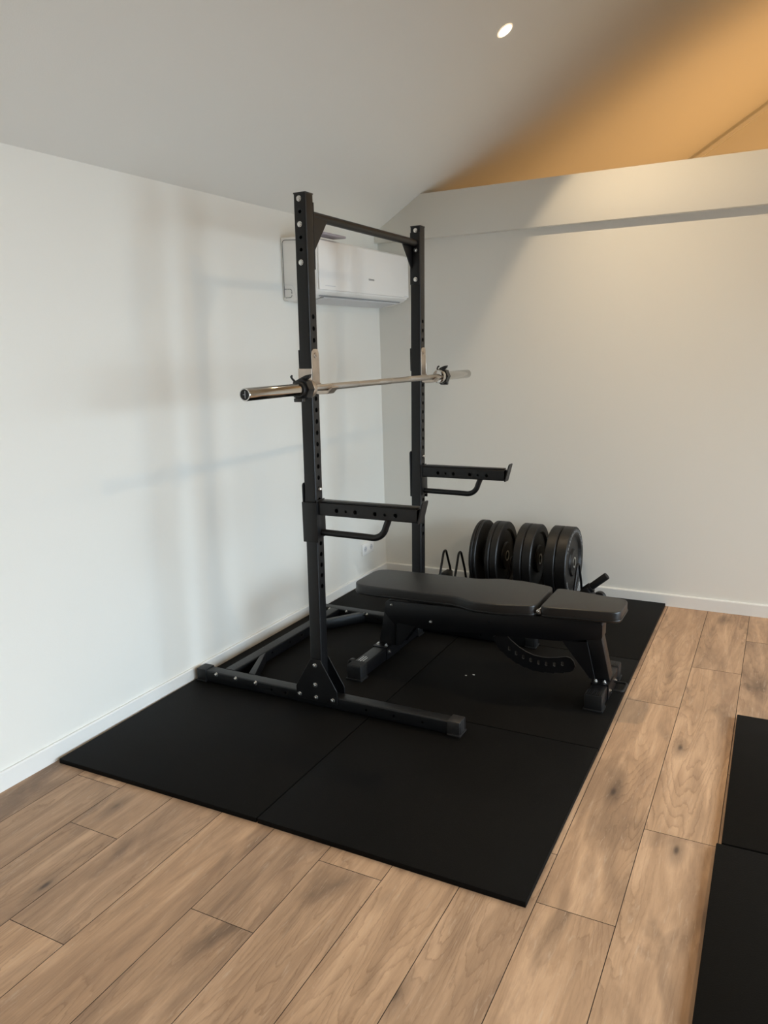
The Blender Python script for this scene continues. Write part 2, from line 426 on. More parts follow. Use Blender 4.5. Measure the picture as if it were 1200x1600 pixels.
# ------------------------------------------------------------------ downlights
LABELS = ['small round lit recessed downlight in the sloped ceiling nearest the back wall', 'round recessed downlight in the left slope behind the camera position', 'round recessed downlight in the left slope at the front end of the room',
          'round recessed downlight in the right slope nearest the back wall', 'round recessed downlight in the middle of the right slope', 'round recessed downlight in the right slope at the front end of the room']
for i, (x, y, pw, tilt, bl) in enumerate(SPOTS):
    sgn = 1 if x < XM else -1
    n = Vector((.62*sgn, 0, -1)).normalized(); c = Vector((x, y, slope_z(x)))
    th = thing('recessed_downlight', LABELS[i], 'ceiling light', tuple(c+n*.001), 'recessed downlights in the sloped ceiling')
    MB().ring(c+n*.0, c+n*.004, .044, .036, 40, bev=.001).build('trim_ring', M_lampring, th)
    MB().cyl(c-n*.002, c+n*.002, .0365, 32).build('lens', M_lamp, th)
    lo = spot('downlight_lamp', c+n*.012, tilt, pw, 128 if i == 0 else 120, bl)
    if i == 0: photometric(lo.data, .44, .90, .16)

# ------------------------------------------------------------------ rubber mats
def rmat(pts, label, group, z=.02):
    mb = MB(); mb.prism(pts, 'z', 0.0, z, bev=.0025, seg=2)
    o = mb.build('rubber_mat', M_mat); recenter(o); return tag(o, label, 'gym mat', group)
G1 = 'square rubber mats under the rack and bench'
g = .0025
A = {(0, 3): (.036, -3.040), (1, 3): (1.040, -3.028), (2, 3): (2.034, -3.030), (0, 2): (.016, -2.035), (1, 2): (1.031, -2.033), (2, 2): (2.027, -2.027),
     (0, 1): (.016, -1.030), (1, 1): (1.022, -1.035), (2, 1): (2.012, -1.018), (0, 0): (.016, -.016), (1, 0): (1.012, -.016), (2, 0): (2.003, -.016)}
ML = {(0, 2): 'front left black rubber mat touching the left baseboard at its near corner', (1, 2): 'front black rubber mat with a corner jutting into the wooden floor',
      (0, 1): 'black rubber mat in the middle row beside the left wall, inside the rack base', (1, 1): 'black rubber mat in the middle row under the bench seat, beside the wooden floor',
      (0, 0): 'back left black rubber mat in the corner of the room', (1, 0): 'back right black rubber mat under the weight plates'}
for (i, j), lab in ML.items():
    P = [A[(i, j+1)], A[(i+1, j+1)], A[(i+1, j)], A[(i, j)]]
    P = [(P[0][0]+g, P[0][1]+g), (P[1][0]-g, P[1][1]+g), (P[2][0]-g, P[2][1]-g), (P[3][0]+g, P[3][1]-g)]
    rmat(P, lab, G1)
G2 = 'square rubber mats at the right edge'
rmat([(2.524, -2.474), (3.520, -2.455), (3.503, -1.455), (2.508, -1.469)], 'black rubber mat at the right edge of the picture, farther of two', G2)
rmat([(2.524, -3.480), (3.520, -3.462), (3.505, -2.462), (2.509, -2.482)], 'black rubber mat at the bottom right corner of the picture, nearer of two', G2)

# ================================================================== SQUAT RACK
YN, YF = -2.175, -1.085; SN, SF = .018, .038; UX0, UX1 = .730, .790; UC = .760
rack = thing('squat_rack', 'black steel squat rack with two tall perforated uprights and a pull up bar', 'squat rack', (.76, -1.6, .02))
HOLES = [.597+.05*k for k in range(25)]
for (yb, sh, nm) in ((YN, SN, 'near'), (YF, SF, 'far')):
    up_ = hollow_tube('z', UC, yb+.03, .082, 2.30, .06).build('upright', M_steel, rack, shear=sh)
    cmb = MB()
    for z in HOLES: cmb.cyl((UC-.05, yb+.03+sh*z, z), (UC+.05, yb+.03+sh*z, z), .0105, 20)
    cut(up_, cmb)
    cmb = MB()
    for z in (2.228, 2.124, 2.074): cmb.cyl((UC, yb-.02+sh*z, z), (UC, yb+.02+sh*z, z), .0075, 16)
    cut(up_, cmb)
    MB().box(UX0-.001, yb-.001, 2.299, UX1+.001, yb+.061, 2.306, bev=.0025).build('top_cap', M_plastic, rack, shear=sh)
    for z in (2.280, 2.177, 2.022): bolt(rack, (UC-.002+(.006 if yb > -2 else 0), yb-(.0062 if yb > -2 else 0), z), (0, -1, 0), .0095, shear=sh)
    # base rail
    rail = hollow_tube('x', yb+.03, .051, .045, 1.470, .06).build('base_rail', M_steel, rack)
    for z, x in ((.051, 1.10), (.051, 1.22), (.051, 1.34)): pass
    cmb = MB()
    for x in (.50, .58, 1.02, 1.16, 1.30): cmb.cyl((x, yb-.02, .052), (x, yb+.02, .052), .006, 14)
    cut(rail, cmb)
    for x0, x1, s in ((.040, .098, -1), (1.418, 1.476, 1)):
        mb = MB(); mb.box(x0, yb-.005, .0205, x1, yb+.065, .0865, bev=.004)
        mb.box(x0-.004 if s < 0 else x0, yb-.009, .0203, x1 if s < 0 else x1+.004, yb+.069, .029, bev=.002)
        # raised rim round the open end face
        xe = x0 if s < 0 else x1
        mb.box(xe-.002, yb+.002, .032, xe+.002+.001*s, yb+.007, .083, bev=.001); mb.box(xe-.002, yb+.053, .032, xe+.002+.001*s, yb+.058, .083, bev=.001)
        mb.build('end_cap', M_worn_lit if (s > 0 and yb < -2) else M_capr, rack)
    # triangular gusset plates on both faces
    gp = round_poly([(.737, .252), (.790, .252), (.874, .112), (.874, .048), (.650, .048), (.650, .108)], [.006]*6, 3)
    for y_a in (yb-.0065, yb+.0605):
        MB().prism(gp, 'y', y_a, y_a+.006, bev=.001, seg=1).build('gusset_plate', M_steel, rack)
    for x, z in ((.760, .224), (.758, .128), (.668, .068), (.759, .066), (.849, .068)):
        bolt(rack, (x, yb-.0065, z), (0, -1, 0), .0095)
        bolt(rack, (x, yb+.0665, z), (0, 1, 0), .0095)
    for x in (.163, .284, .406): bolt(rack, (x, yb, .070), (0, -1, 0), .0085)
# rear floor tube and its short diagonal braces
rt = hollow_tube('y', .200, .051, YN+.061, YF-.001, .06).build('rear_crossmember', M_steel, rack)
cmb = MB()
for y in (-1.79, -1.62, -1.50, -1.38): cmb.cyl((.15, y, .056), (.25, y, .056), .0065, 14)
cut(rt, cmb)
MB().prism([(.2315, -1.905), (.2315, -1.850), (.358, YN+.0615), (.318, YN+.0615)], 'z', .023, .081, bev=.003).build('corner_brace', M_steel, rack)
MB().prism([(.2315, -1.345), (.2315, -1.290), (.372, YF-.0015), (.416, YF-.0015)], 'z', .023, .081, bev=.003).build('corner_brace', M_steel, rack)
bolt(rack, (.428, YF, .082-.012), (0, -1, 0), .0085)
# pull-up bar, mounting plates and gussets
yn_i = YN+.06+SN*2.2; yf_i = YF+SF*2.2
MB().cyl((UC, yn_i, 2.222), (UC, yf_i, 2.215), .0195, 32).build('pull_up_bar', M_steel, rack)
for (yb, sh, s) in ((YN+.06, SN, 1), (YF, SF, -1)):
    a, b_ = (yb, yb+.006) if s > 0 else (yb-.006, yb)
    MB().box(UC-.029, a, 1.995, UC+.029, b_, 2.270, bev=.0015).build('mounting_plate', M_steel, rack, shear=sh)
    yy = yb+s*.006+sh*2.2
    MB().prism([(yy, 2.212), (yy+s*.115, 2.212), (yy+s*.108, 2.198), (yy+s*.004, 2.075), (yy, 2.075)], 'x', UC-.024, UC+(.024 if s > 0 else -.018), bev=.001, seg=1).build('bar_gusset', M_steel, rack)

# ------------------------------------------------------------------ J hooks
def jhook(yb, sh, ztop, label):
    yc = yb+.03+sh*1.57
    th = thing('j_hook', label, 'barbell hook', (UX1, yc, ztop), 'nickel barbell hooks on the rack')
    xs = UX1+.0005
    pr = [(yc-.028, ztop+.02), (yc+.028, ztop+.02), (yc+.028, ztop+.160), (yc+.018, ztop+.178), (yc-.018, ztop+.178), (yc-.028, ztop+.160)]
    MB().prism(round_poly(pr, [0, 0, .012, .012, .012, .012], 3), 'x', xs, xs+.005, bev=.001, seg=1).build('front_plate', M_hook, th)
    s = -1 if yb < -2 else 1
    e0 = yb+sh*1.55-.0065 if s < 0 else yb+.0605+sh*1.55
    MB().box(UX0-.004, e0, ztop+.032, xs+.005, e0+.006, ztop+.095, bev=.001, seg=1).build('side_plate', M_hook, th)
    MB().box(UX0-.0065, yc-.026, ztop+.05, UX0-.0005, yc+.026, ztop+.175, bev=.002).build('back_plate', M_steel, th)
    # curved cradle: floor, upturned lip
    cr = [(xs+.004, ztop+.030), (xs+.004, ztop-.012), (xs+.030, ztop-.016), (xs+.074, ztop-.014), (xs+.102, ztop+.012), (xs+.096, ztop+.018), (xs+.0735, ztop), (xs+.012, ztop-.0005), (xs+.012, ztop+.030)]
    MB().prism(cr, 'y', yc-.026, yc+.026, bev=.0012, seg=1).build('cradle', M_hook, th)
    mb = MB(); mb.cyl((xs+.004, yc, ztop+.150), (xs+.009, yc, ztop+.150), .012, 24, bev=.001); mb.cyl((xs+.009, yc, ztop+.150), (xs+.012, yc, ztop+.150), .006, 16)
    mb.build('locking_pin', M_hook, th)
    return th
BX = .855; BY0, BY1 = -2.706, -.486
def bz(y): return 1.501+(y-BY0)/(BY1-BY0)*(1.489-1.501)
ycn = YN+.03+SN*1.57; ycf = YF+.03+SF*1.57
jhook(YN, SN, bz(ycn)-.0150, 'nickel barbell hook on the near upright of the rack')
jhook(YF, SF, bz(ycf)-.0150, 'nickel barbell hook on the far upright, nearer the back wall')

# ------------------------------------------------------------------ barbell
bar = thing('barbell', 'steel barbell without plates resting across the rack hooks', 'barbell', (BX, -1.597, 1.495))
def bp(y): return Vector((BX, y, bz(y)))
MB().lathe(bp(-2.27), bp(-.92), [(.0142, 0), (.0142, 1.35)], 40).build('shaft', M_shaft, bar)
for i, (a, b_) in enumerate(((-2.10, -1.86), (-1.66, -1.53), (-1.33, -1.09))):
    MB().lathe(bp(a), bp(b_), [(.0142, 0), (.0148, .002), (.0148, b_-a-.002), (.0142, b_-a)], 40).build('knurling', mat('knurl_%d' % i, (.42, .39, .35), .42, 1, bump=1, bscale=1600), bar)
for s, y_in, y_out in ((-1, -2.286, BY0), (1, -.906, BY1)):
    L_ = abs(y_out-y_in)
    sl = MB().lathe(bp(y_in), bp(y_out), [(.024, 0), (.0248, .001), (.0248, L_-.003), (.0235, L_), (.0200, L_), (.0200, L_-.006), (.002, L_-.006)], 48)
    sleeve = sl.build('sleeve', M_chrome, bar)
    MB().lathe(bp(y_in-s*.030), bp(y_in+s*.002), [(.022, 0), (.034, .003), (.0375, .009), (.0375, .029), (.034, .032)], 48).build('collar_flange', M_hook if s < 0 else M_chrome, sleeve)
    mb = MB(); mb.cyl(bp(y_out-s*.006), bp(y_out-s*.003), .0198, 32)
    mb.build('end_cap', M_steel, sleeve)
    e = bp(y_out-s*.003)
    mb = MB(); mb.box(e.x-.0012, e.y-.0014, e.z-.014, e.x+.0012, e.y+.0014, e.z+.014); mb.box(e.x-.009, e.y-.0014, e.z-.001, e.x+.001, e.y+.0014, e.z+.001)
    mb.build('end_mark', M_soft, sleeve)
# spring/lock collars
def clip(y0, s, label):
    th = thing('barbell_collar', label, 'barbell clip', tuple(bp(y0)), 'plastic lock collars on the bar')
    a = bp(y0); b_ = bp(y0+s*.062)
    # octagonal lugged ring
    mb = MB(); n = 8; prof = [(.0405, 0), (.0405, 1), (.0252, 1), (.0252, 0)]
    pts_o = [(.041*math.cos(2*math.pi*k/24)*(1 if k % 3 else 1.10), .041*math.sin(2*math.pi*k/24)*(1 if k % 3 else 1.10)) for k in range(24)]
    pts_i = [(.0253*math.cos(2*math.pi*k/24), .0253*math.sin(2*math.pi*k/24)) for k in range(24)]
    rows = [[mb.b.verts.new((a.x+px, yy, bz(yy)+pz)) for px, pz in PP] for PP, yy in ((pts_o, a.y+s*.004), (pts_o, b_.y-s*.016), (pts_i, b_.y-s*.016), (pts_i, a.y+s*.004))]
    for i in range(4):
        A_ = rows[i]; B_ = rows[(i+1) % 4]
        for k in range(24): mb.b.faces.new((A_[k], A_[(k+1) % 24], B_[(k+1) % 24], B_[k]))
    mb.build('ring', M_plastic, th)
    mb = MB(); mb.ring(b_-Vector((0, s*.017, 0)), b_, .033, .0253, 32, bev=.002); mb.build('inner_ring', M_plastic, th)
    zz = bz(y0)
    # lever: rises from the top and lies back along the bar
    yy0 = y0+s*.010; yy1 = y0+s*.052
    mb = MB(); mb.prism([(BX-.018, zz+.036), (BX-.006, zz+.048), (BX+.020, zz+.058), (BX+.038, zz+.060), (BX+.032, zz+.046), (BX+.016, zz+.036)], 'y', min(yy0, yy0+s*.018), max(yy0, yy0+s*.018), bev=.002)
    mb.build('lever', M_plastic, th)
    mb = MB(); mb.tube([(BX-.030, yy1-s*.02, zz+.030), (BX-.037, yy1-s*.01, zz+.042), (BX-.037, yy1, zz+.052), (BX-.030, yy1+s*.004, zz+.056)], .0045, 10)
    mb.build('latch', M_plastic, th)
    mb = MB(); mb.box(BX-.020, min(yy1-s*.01, yy1+s*.014), zz-.050, BX+.022, max(yy1-s*.01, yy1+s*.014), zz-.034, bev=.003); mb.build('hinge_block', M_plastic, th)
clip(-2.293, -1, 'black plastic lock collar on the near barbell sleeve')
clip(-.902, 1, 'black plastic lock collar on the far barbell sleeve')

# ------------------------------------------------------------------ safety spotter arms
def safety_arm(yb, sh, s, label):
    """s=-1: side plate on the -y face; s=+1: on the +y face"""
    yc = yb+.03+sh*.93; e = .0335
    th = thing('safety_arm', label, 'safety arm', (UX1, yc, .81), 'spotter arms hooked on the rack')
    shb = lambda z: sh*(z-.93)
    side_y = (yc-e-.006, yc-e) if s < 0 else (yc+e, yc+e+.006)
    mb = MB(); mb.box(UX0-.0085, side_y[0], .807, UX1+.0085, side_y[1], .990, bev=.0015)
    mb.build('side_plate', M_steel, th)
    pr = round_poly([(yc-e+.001, .815), (yc+e-.001, .815), (yc+e-.001, 1.075), (yc-e+.001, 1.075)], [.004, .004, .016, .016], 4)
    MB().prism(pr, 'x', UX0-.0085, UX0-.0025, bev=.001, seg=1).build('back_plate', M_steel, th)
    MB().box(UX1+.0025, yc-e+.001, .826, UX1+.0085, yc+e-.001, 1.000, bev=.0015).build('front_plate', M_steel, th)
    bm = hollow_tube('x', yc, .961, UX1+.009, 1.282, .050, .058, r=.005).build('arm_beam', M_steel, th)
    cm = MB()
    for x, r in ((.893, .0095), (.940, .0065), (.987, .0095), (1.084, .0095), (1.132, .0065), (1.183, .0095)): cm.cyl((x, yc-.05, .958), (x, yc+.05, .958), r, 20)
    cut(bm, cm)
    mb = MB(); mb.box(UX1+.020, yc-.018, .9905, 1.280, yc+.018, .999, bev=.002); mb.build('protective_strip', M_plastic, th)
    # slanted rounded end stop
    mb = MB(); pr = round_poly([(yc-.028, 0), (yc+.028, 0), (yc+.028, .100), (yc-.028, .100)], [.004, .004, .014, .014], 5); mb.prism(pr, 'x', 0, .006, bev=.001, seg=1)
    for v in mb.b.verts: v.co = Vector((1.283+v.co.x+.26*v.co.z, v.co.y, .928+v.co.z*.97))
    mb.build('end_stop', M_steel, th)
    P = [(UX1+.0085, yc, .849), (.90, yc, .848), (1.00, yc, .847)]
    for k in range(0, 9):
        a = R(-90+k*9.5); P.append((1.058+.066*math.cos(a), yc, .912+.066*math.sin(a)-.0005))
    P.append((1.138, yc, .935))
    MB().tube(P, .0145, 18, ref=(0, 1, 0)).build('support_tube', M_steel, th)
    mb = MB(); mb.cyl((UX0-.004, yc+.0, 1.046), (UX1+.004, yc, 1.046), .0085, 20)
    mb.lathe((UX1+.0035, yc, 1.046), (UX1+.02, yc, 1.046), [(.0095, 0), (.0095, .004), (.0075, .009), (.003, .0115)], 20)
    mb.build('locking_pin', M_zinc, th)
safety_arm(YN, SN, -1, 'black safety arm on the near upright, facing the camera')
safety_arm(YF, SF, 1, 'black safety arm on the far upright, above the weight plates')

# ================================================================== BENCH
YB = -1.490
bench = thing('weight_bench', 'black adjustable weight bench with padded back and seat standing on the mats', 'weight bench', (1.33, YB, .02))
def pad(outline, z0, z1, name, shear_z=0, xref=0):
    mb = MB(); mb.prism(outline, 'z', z0, z1)
    # bevel only the top and bottom rims
    es = [e for e in mb.b.edges if abs(e.verts[0].co.z-e.verts[1].co.z) < 1e-6]
    bmesh.ops.bevel(mb.b, geom=es, offset=.0075, segments=4, affect='EDGES', profile=.55)
    for v in mb.b.verts: v.co.z += shear_z*(v.co.x-xref)
    p_ = mb.build(name, M_vinyl, bench, ang=50)
    for zz in (z0+.012,):
        mb = MB(); mb.tube([(x+(.0008 if x > xref else -.0008), y+(.0008 if y > YB else -.0008), zz+shear_z*(x-xref)) for x, y in outline], .0028, 8, closed=True)
        mb.build('piping', M_piping, p_)
    return p_
bo = round_poly([(.655, YB-.150), (.655, YB+.150), (.80, YB+.164), (1.245, YB+.162), (1.350, YB+.207), (1.49, YB+.205), (1.640, YB+.160), (1.640, YB-.160), (1.49, YB-.205), (1.350, YB-.207), (1.245, YB-.162), (.80, YB-.164)],
                [.075, .075, .05, .03, .03, .05, .03, .03, .05, .03, .03, .05], 7)
pad(bo, .399, .454, 'backrest_pad', .010, .7)
so = round_poly([(1.662, YB-.150), (1.662, YB+.150), (1.70, YB+.155), (2.015, YB+.100), (2.015, YB-.100), (1.70, YB-.155)], [.03, .03, .03, .04, .04, .03], 6)
pad(so, .408, .462, 'seat_pad')
MB().prism([(.725, .377), (1.60, .386), (1.60, .407), (.725, .398)], 'y', YB-.045, YB+.045, bev=.002).build('backrest_support', M_bench, bench)
MB().prism([(1.665, .380), (1.945, .384), (1.945, .4085), (1.665, .4085)], 'y', YB-.035, YB+.035, bev=.002).build('seat_support', M_bench, bench)
MB().box(1.640, YB-.05, .372, 1.675, YB+.05, .405, bev=.003).build('pivot_block', M_bench, bench)
bolt(bench, (1.655, YB-.152, .437), (0, -1, 0), .009)
MB().cyl((1.655, YB-.150, .437), (1.655, YB+.150, .437), .007, 14).build('pivot_pin', M_zinc, bench)
bolt(bench, (1.63, YB-.0505, .395), (0, -1, 0), .006)
MB().prism(round_poly([(.795, .345), (1.90, .380), (1.925, .372), (1.925, .300), (1.735, .262), (.99, .215), (.845, .215), (.785, .28)], [.02, .004, .01, .01, .02, .02, .01, .01], 4), 'y', YB-.040, YB+.040, bev=.003).build('main_beam', M_bench, bench)
MB().prism([(.790, .320), (.862, .262), (.846, .098), (.746, .098)], 'y', YB-.034, YB+.034, bev=.003).build('rear_leg', M_bench, bench)
MB().prism([(.858, .230), (.965, .222), (.884, .110), (.850, .098)], 'y', YB-.041, YB-.036, bev=.001, seg=1).build('leg_gusset', M_bench, bench)
MB().prism([(.858, .230), (.965, .222), (.884, .110), (.850, .098)], 'y', YB+.036, YB+.041, bev=.001, seg=1).build('leg_gusset', M_bench, bench)
MB().prism([(1.838, .345), (1.908, .365), (1.966, .098), (1.892, .098)], 'y', YB-.036, YB+.036, bev=.003).build('front_leg', M_bench, bench)
MB().prism([(1.735, .268), (1.858, .275), (1.898, .098), (1.872, .098)], 'y', YB-.041, YB-.036, bev=.001, seg=1).build('leg_gusset', M_bench, bench)
MB().prism([(1.735, .268), (1.858, .275), (1.898, .098), (1.872, .098)], 'y', YB+.036, YB+.041, bev=.001, seg=1).build('leg_gusset', M_bench, bench)
# feet
hollow_tube('y', .776, .0605, -1.845, -1.125, .072, .068).build('rear_foot', M_bench, bench)
hollow_tube('y', 1.928, .0605, -1.690, -1.285, .072, .068).build('front_foot', M_bench, bench)
def foot_cap(xc, y0, y1, out):
    mb = MB(); mb.box(xc-.040, y0, .024, xc+.040, y1, .0985, bev=.005); mb.box(xc-.045, y0-(.004 if out < 0 else 0), .0203, xc+.045, y1+(.004 if out > 0 else 0), .030, bev=.002)
    for k in range(9):   # grip ribs
        x = xc-.032+k*.008; mb.box(x-.0015, y0+.004, .098, x+.0015, y1-.004, .1005)
    mb.build('foot_cap', M_capr, bench)
foot_cap(.776, -1.858, -1.790, -1); foot_cap(.776, -1.180, -1.112, 1)
foot_cap(1.928, -1.706, -1.640, -1); foot_cap(1.928, -1.335, -1.269, 1)
# saddle brackets clamping the legs on the feet
for xc, ya, yb_ in ((.776, -1.575, -1.405), (1.928, -1.575, -1.405)):
    mb = MB(); mb.box(xc-.041, ya, .030, xc-.0365, yb_, .099); mb.box(xc+.0365, ya, .030, xc+.041, yb_, .099); mb.box(xc-.041, ya, .0948, xc+.041, yb_, .0992)
    mb.build('saddle_bracket', M_bench, bench)
bolt(bench, (.752, YB-.055, .099), (0, 0, 1), .008); bolt(bench, (.800, YB-.056, .099), (0, 0, 1), .008)
bolt(bench, (.817, YB-.060, .070), (1, 0, 0), .008); bolt(bench, (.817, YB+.060, .070), (1, 0, 0), .008)
bolt(bench, (1.905, YB-.058, .099), (0, 0, 1), .008); bolt(bench, (1.945, YB-.056, .099), (0, 0, 1), .008)
bolt(bench, (1.969, YB-.062, .066), (1, 0, 0), .008); bolt(bench, (1.969, YB+.062, .066), (1, 0, 0), .008)
bolt(bench, (.830, YB-.040, .325), (0, -1, 0), .006); bolt(bench, (1.055, YB-.040, .262), (0, -1, 0), .0075)
bolt(bench, (1.372, YB-.040, .305), (0, -1, 0), .006, m_=M_bench)
# carry handle at the seat end
hp = [(1.966, -1.535, .062)]
for (cx, cy, a0) in ((2.012, -1.519, -90), (2.012, -1.451, 0)):
    for k in range(6): a = R(a0+18*k); hp.append((cx+.016*math.cos(a), cy+.016*math.sin(a), .062))
hp.append((1.966, -1.435, .062))
MB().tube(hp, .0055, 12, ref=(0, 0, 1)).build('carry_handle', M_capr, bench)
# transport wheels behind the rear foot
for y in (-1.715, -1.255):
    w_ = MB().lathe((.690, y-.012, .0455), (.690, y+.012, .0455), [(.008, 0), (.022, 0), (.0255, .003), (.0255, .021), (.022, .024), (.008, .024)], 32).build('transport_wheel', M_plastic, bench)
    MB().box(.686, y-.020, .038, .742, y-.0135, .066, bev=.001).build('wheel_bracket', M_bench, bench)
# curved adjustment ladder with angled slots
lad = [(1.435, .262), (1.475, .222), (1.518, .191), (1.555, .172), (1.596, .160), (1.635, .157), (1.672, .159), (1.715, .168), (1.754, .179), (1.775, .175), (1.790, .160), (1.797, .138), (1.790, .117), (1.773, .104),
       (1.745, .097), (1.743, .092), (1.700, .088), (1.698, .083), (1.650, .082), (1.648, .078), (1.600, .081), (1.597, .078), (1.555, .090), (1.548, .088), (1.515, .103), (1.505, .102), (1.475, .124), (1.462, .127), (1.435, .152), (1.422, .156), (1.405, .182), (1.385, .222)]
ladder = MB().prism(lad, 'y', YB-.018, YB-.010).build('adjustment_ladder', M_bench, bench)
cm = MB()
for i, (x, z) in enumerate([(1.470, .177), (1.506, .158), (1.542, .144), (1.580, .134), (1.619, .128), (1.657, .127), (1.697, .131), (1.736, .141)]):
    a = R(62-8*i) if i < 6 else R(98+6*(i-6)); a = R(118-6*i)
    d = Vector((math.cos(a), 0, math.sin(a)))*.009
    cm2 = Vector((x, 0, z)); cm.cyl((x, YB-.03, z-.005), (x, YB+.0, z-.005), .0068, 12)
    if i < 0: pass
cut(ladder, cm)
cm = MB()
for i, (x, z) in enumerate([(1.470, .177), (1.506, .158), (1.542, .144), (1.580, .134), (1.619, .128), (1.657, .127), (1.697, .131), (1.736, .141)]):
    cm.cyl((x, YB-.03, z+.004), (x, YB+.0, z+.004), .0068, 12)
cut(ladder, cm)
# sticker on the rear foot cap end
mb = MB()
for k, (a_, b__) in enumerate(((-1.775, -1.715), (-1.780, -1.712), (-1.775, -1.725))):
    x = .758+.013*k; mb.box(x-.0018, a_, .0949, x+.0018, b__, .0953)
mb.build('printed_label', M_white, bench)

# ================================================================== PLATE RACK AND PLATES
YP = -.255; ZP = .295; RP = .225
prk = thing('plate_rack', 'black toast rack style plate holder on the mat along the back wall', 'plate holder', (1.03, YP, .02))
for y in (YP-.115, YP+.115):
    MB().tube([(.52, y, .060), (1.56, y, .060)], .0125, 14).build('side_rail', M_steel, prk)
for x in (.590, .700, .808, .922, 1.066, 1.300, 1.502):
    P = [(x, YP-.115, .060), (x, YP-.085, .150), (x, YP-.030, .262)]
    for k in range(1, 8): a = R(180-22.5*k); P.append((x, YP+.028*math.cos(a), .262+.024*math.sin(a)))
    P += [(x, YP+.030, .262), (x, YP+.085, .150), (x, YP+.115, .060)]
    MB().tube(P, .0078, 12, ref=(1, 0, 0)).build('divider', M_steel, prk)
# end brackets
MB().prism([(.500, .030), (.625, .030), (.625, .135), (.585, .140), (.500, .085)], 'y', YP-.045, YP+.055, bev=.004).build('end_bracket', M_steel, prk)
MB().prism([(1.505, .030), (1.600, .030), (1.610, .085), (1.570, .150), (1.520, .120)], 'y', YP-.045, YP+.045, bev=.004).build('end_bracket', M_steel, prk)
mb = MB(); mb.cyl((1.538, YP, .102), (1.590, YP, .147), .031, 8, bev=.003); mb.build('grip_socket', M_steel, prk)
MB().cyl((1.565, YP, .128), (1.682, YP, .230), .0225, 28, bev=.003).build('handle_grip', M_capr, prk)
for y in (YP-.075, YP+.075):
    MB().lathe((1.625, y-.016, .0605), (1.625, y+.016, .0605), [(.010, 0), (.034, 0), (.039, .004), (.039, .028), (.034, .032), (.010, .032)], 36).build('wheel', M_plastic, prk)
    MB().box(1.560, y-.008, .052, 1.628, y+.008, .070, bev=.002).build('wheel_bracket', M_steel, prk)
for y in (YP-.10, YP+.10):
    MB().box(.505, y-.015, .0203, .545, y+.015, .052, bev=.003).build('rubber_foot', M_capr, prk)
def plate(x0, x1, label, r=RP, print_=False, dish=.45):
    t = x1-x0; th = thing('bumper_plate', label, 'weight plate', (x0, YP, ZP-r), 'black bumper plates on the plate holder')
    e = min(.006, t*.2); d1 = min(.012, t*.22)
    prof = [(.040, 0), (.085, 0), (.092, d1), (.165, d1*1.2), (.178, 0), (r-e, 0), (r, e), (r, t-e), (r-e, t), (.178, t), (.165, t-d1*1.2), (.092, t-d1), (.085, t), (.040, t), (.040, t/2)]
    prof = prof[:-1]
    mb = MB(); p0 = Vector((x0, YP, ZP)); p1 = Vector((x1, YP, ZP))
    q = (p1-p0).to_track_quat('Z', 'Y').to_matrix(); seg = 96; rows = []
    for (rr, h) in prof: rows.append([mb.b.verts.new(p0+q @ Vector((rr*math.cos(2*math.pi*k/seg), rr*math.sin(2*math.pi*k/seg), h))) for k in range(seg)])
    n = len(rows)
    for i in range(n):
        A_, B_ = rows[i], rows[(i+1) % n]
        for k in range(seg): mb.b.faces.new((A_[k], A_[(k+1) % seg], B_[(k+1) % seg], B_[k]))
    mb.build('rubber_disc', M_rub, th)
    prof = [(.0255, 0), (.0405, 0), (.0405, t), (.0255, t)]
    mb = MB(); rows = [[mb.b.verts.new(p0+q @ Vector((rr*math.cos(2*math.pi*k/40), rr*math.sin(2*math.pi*k/40), h))) for k in range(40)] for rr, h in ((.0255, -.0006), (.036, -.0006), (.036, t+.0006), (.0255, t+.0006))]
    for i in range(4):
        A_, B_ = rows[i], rows[(i+1) % 4]
        for k in range(40): mb.b.faces.new((A_[k], A_[(k+1) % 40], B_[(k+1) % 40], B_[k]))
    mb.build('steel_hub', M_zinc, th)
    if print_:
        # faint moulded lettering marks on two arcs and a thin ring
        mb = MB(); rr = .200
        for a0, a1, st in ((20, 150, 7.5), (205, 330, 7.5)):
            a = a0
            while a < a1:
                wd = random.choice((3.2, 4.2, 5.0)); hgt = .015
                for (u0, u1, v0, v1) in ((0, 1, 0, .2), (0, .22, 0, 1), (0, 1, .8, 1)) if random.random() > .5 else ((0, .22, 0, 1), (.78, 1, 0, 1), (0, 1, .4, .6)):
                    aa, ab = R(a+wd*u0), R(a+wd*u1); ra, rb = rr-hgt/2+hgt*v0, rr-hgt/2+hgt*v1
                    c = [(ra, aa), (ra, ab), (rb, ab), (rb, aa)]
                    lo = [mb.b.verts.new((x1+.0001, YP+r_*math.cos(t__), ZP+r_*math.sin(t__))) for r_, t__ in c]; hi = [mb.b.verts.new((x1+.0009, YP+r_*math.cos(t__), ZP+r_*math.sin(t__))) for r_, t__ in c]
                    mb.b.faces.new(lo); mb.b.faces.new(hi[::-1])
                    for i in range(4): mb.b.faces.new((lo[i], lo[(i+1) % 4], hi[(i+1) % 4], hi[i]))
                a += st
        mb.build('moulded_lettering', M_soft, th)
PL = [(.849, .8705, 'thinnest black bumper plate, leftmost of the plates on the holder', 0, 0), (.8725, .894, 'thin black bumper plate just right of the leftmost plate', 0, 0),
      (.954, .985, 'thin black bumper plate on the left of the second pair', 0, 0), (.987, 1.036, 'black bumper plate on the right of the second pair, showing a dished face', 0, 0),
      (1.142, 1.196, 'thick black bumper plate on the left of the third pair', 0, 0), (1.198, 1.258, 'thick black bumper plate on the right of the third pair', 0, 0),
      (1.340, 1.406, 'thickest black bumper plate on the left of the rightmost pair', 0, 0), (1.408, 1.478, 'rightmost thick black bumper plate with grey lettering and a steel hub', 1, 0)]
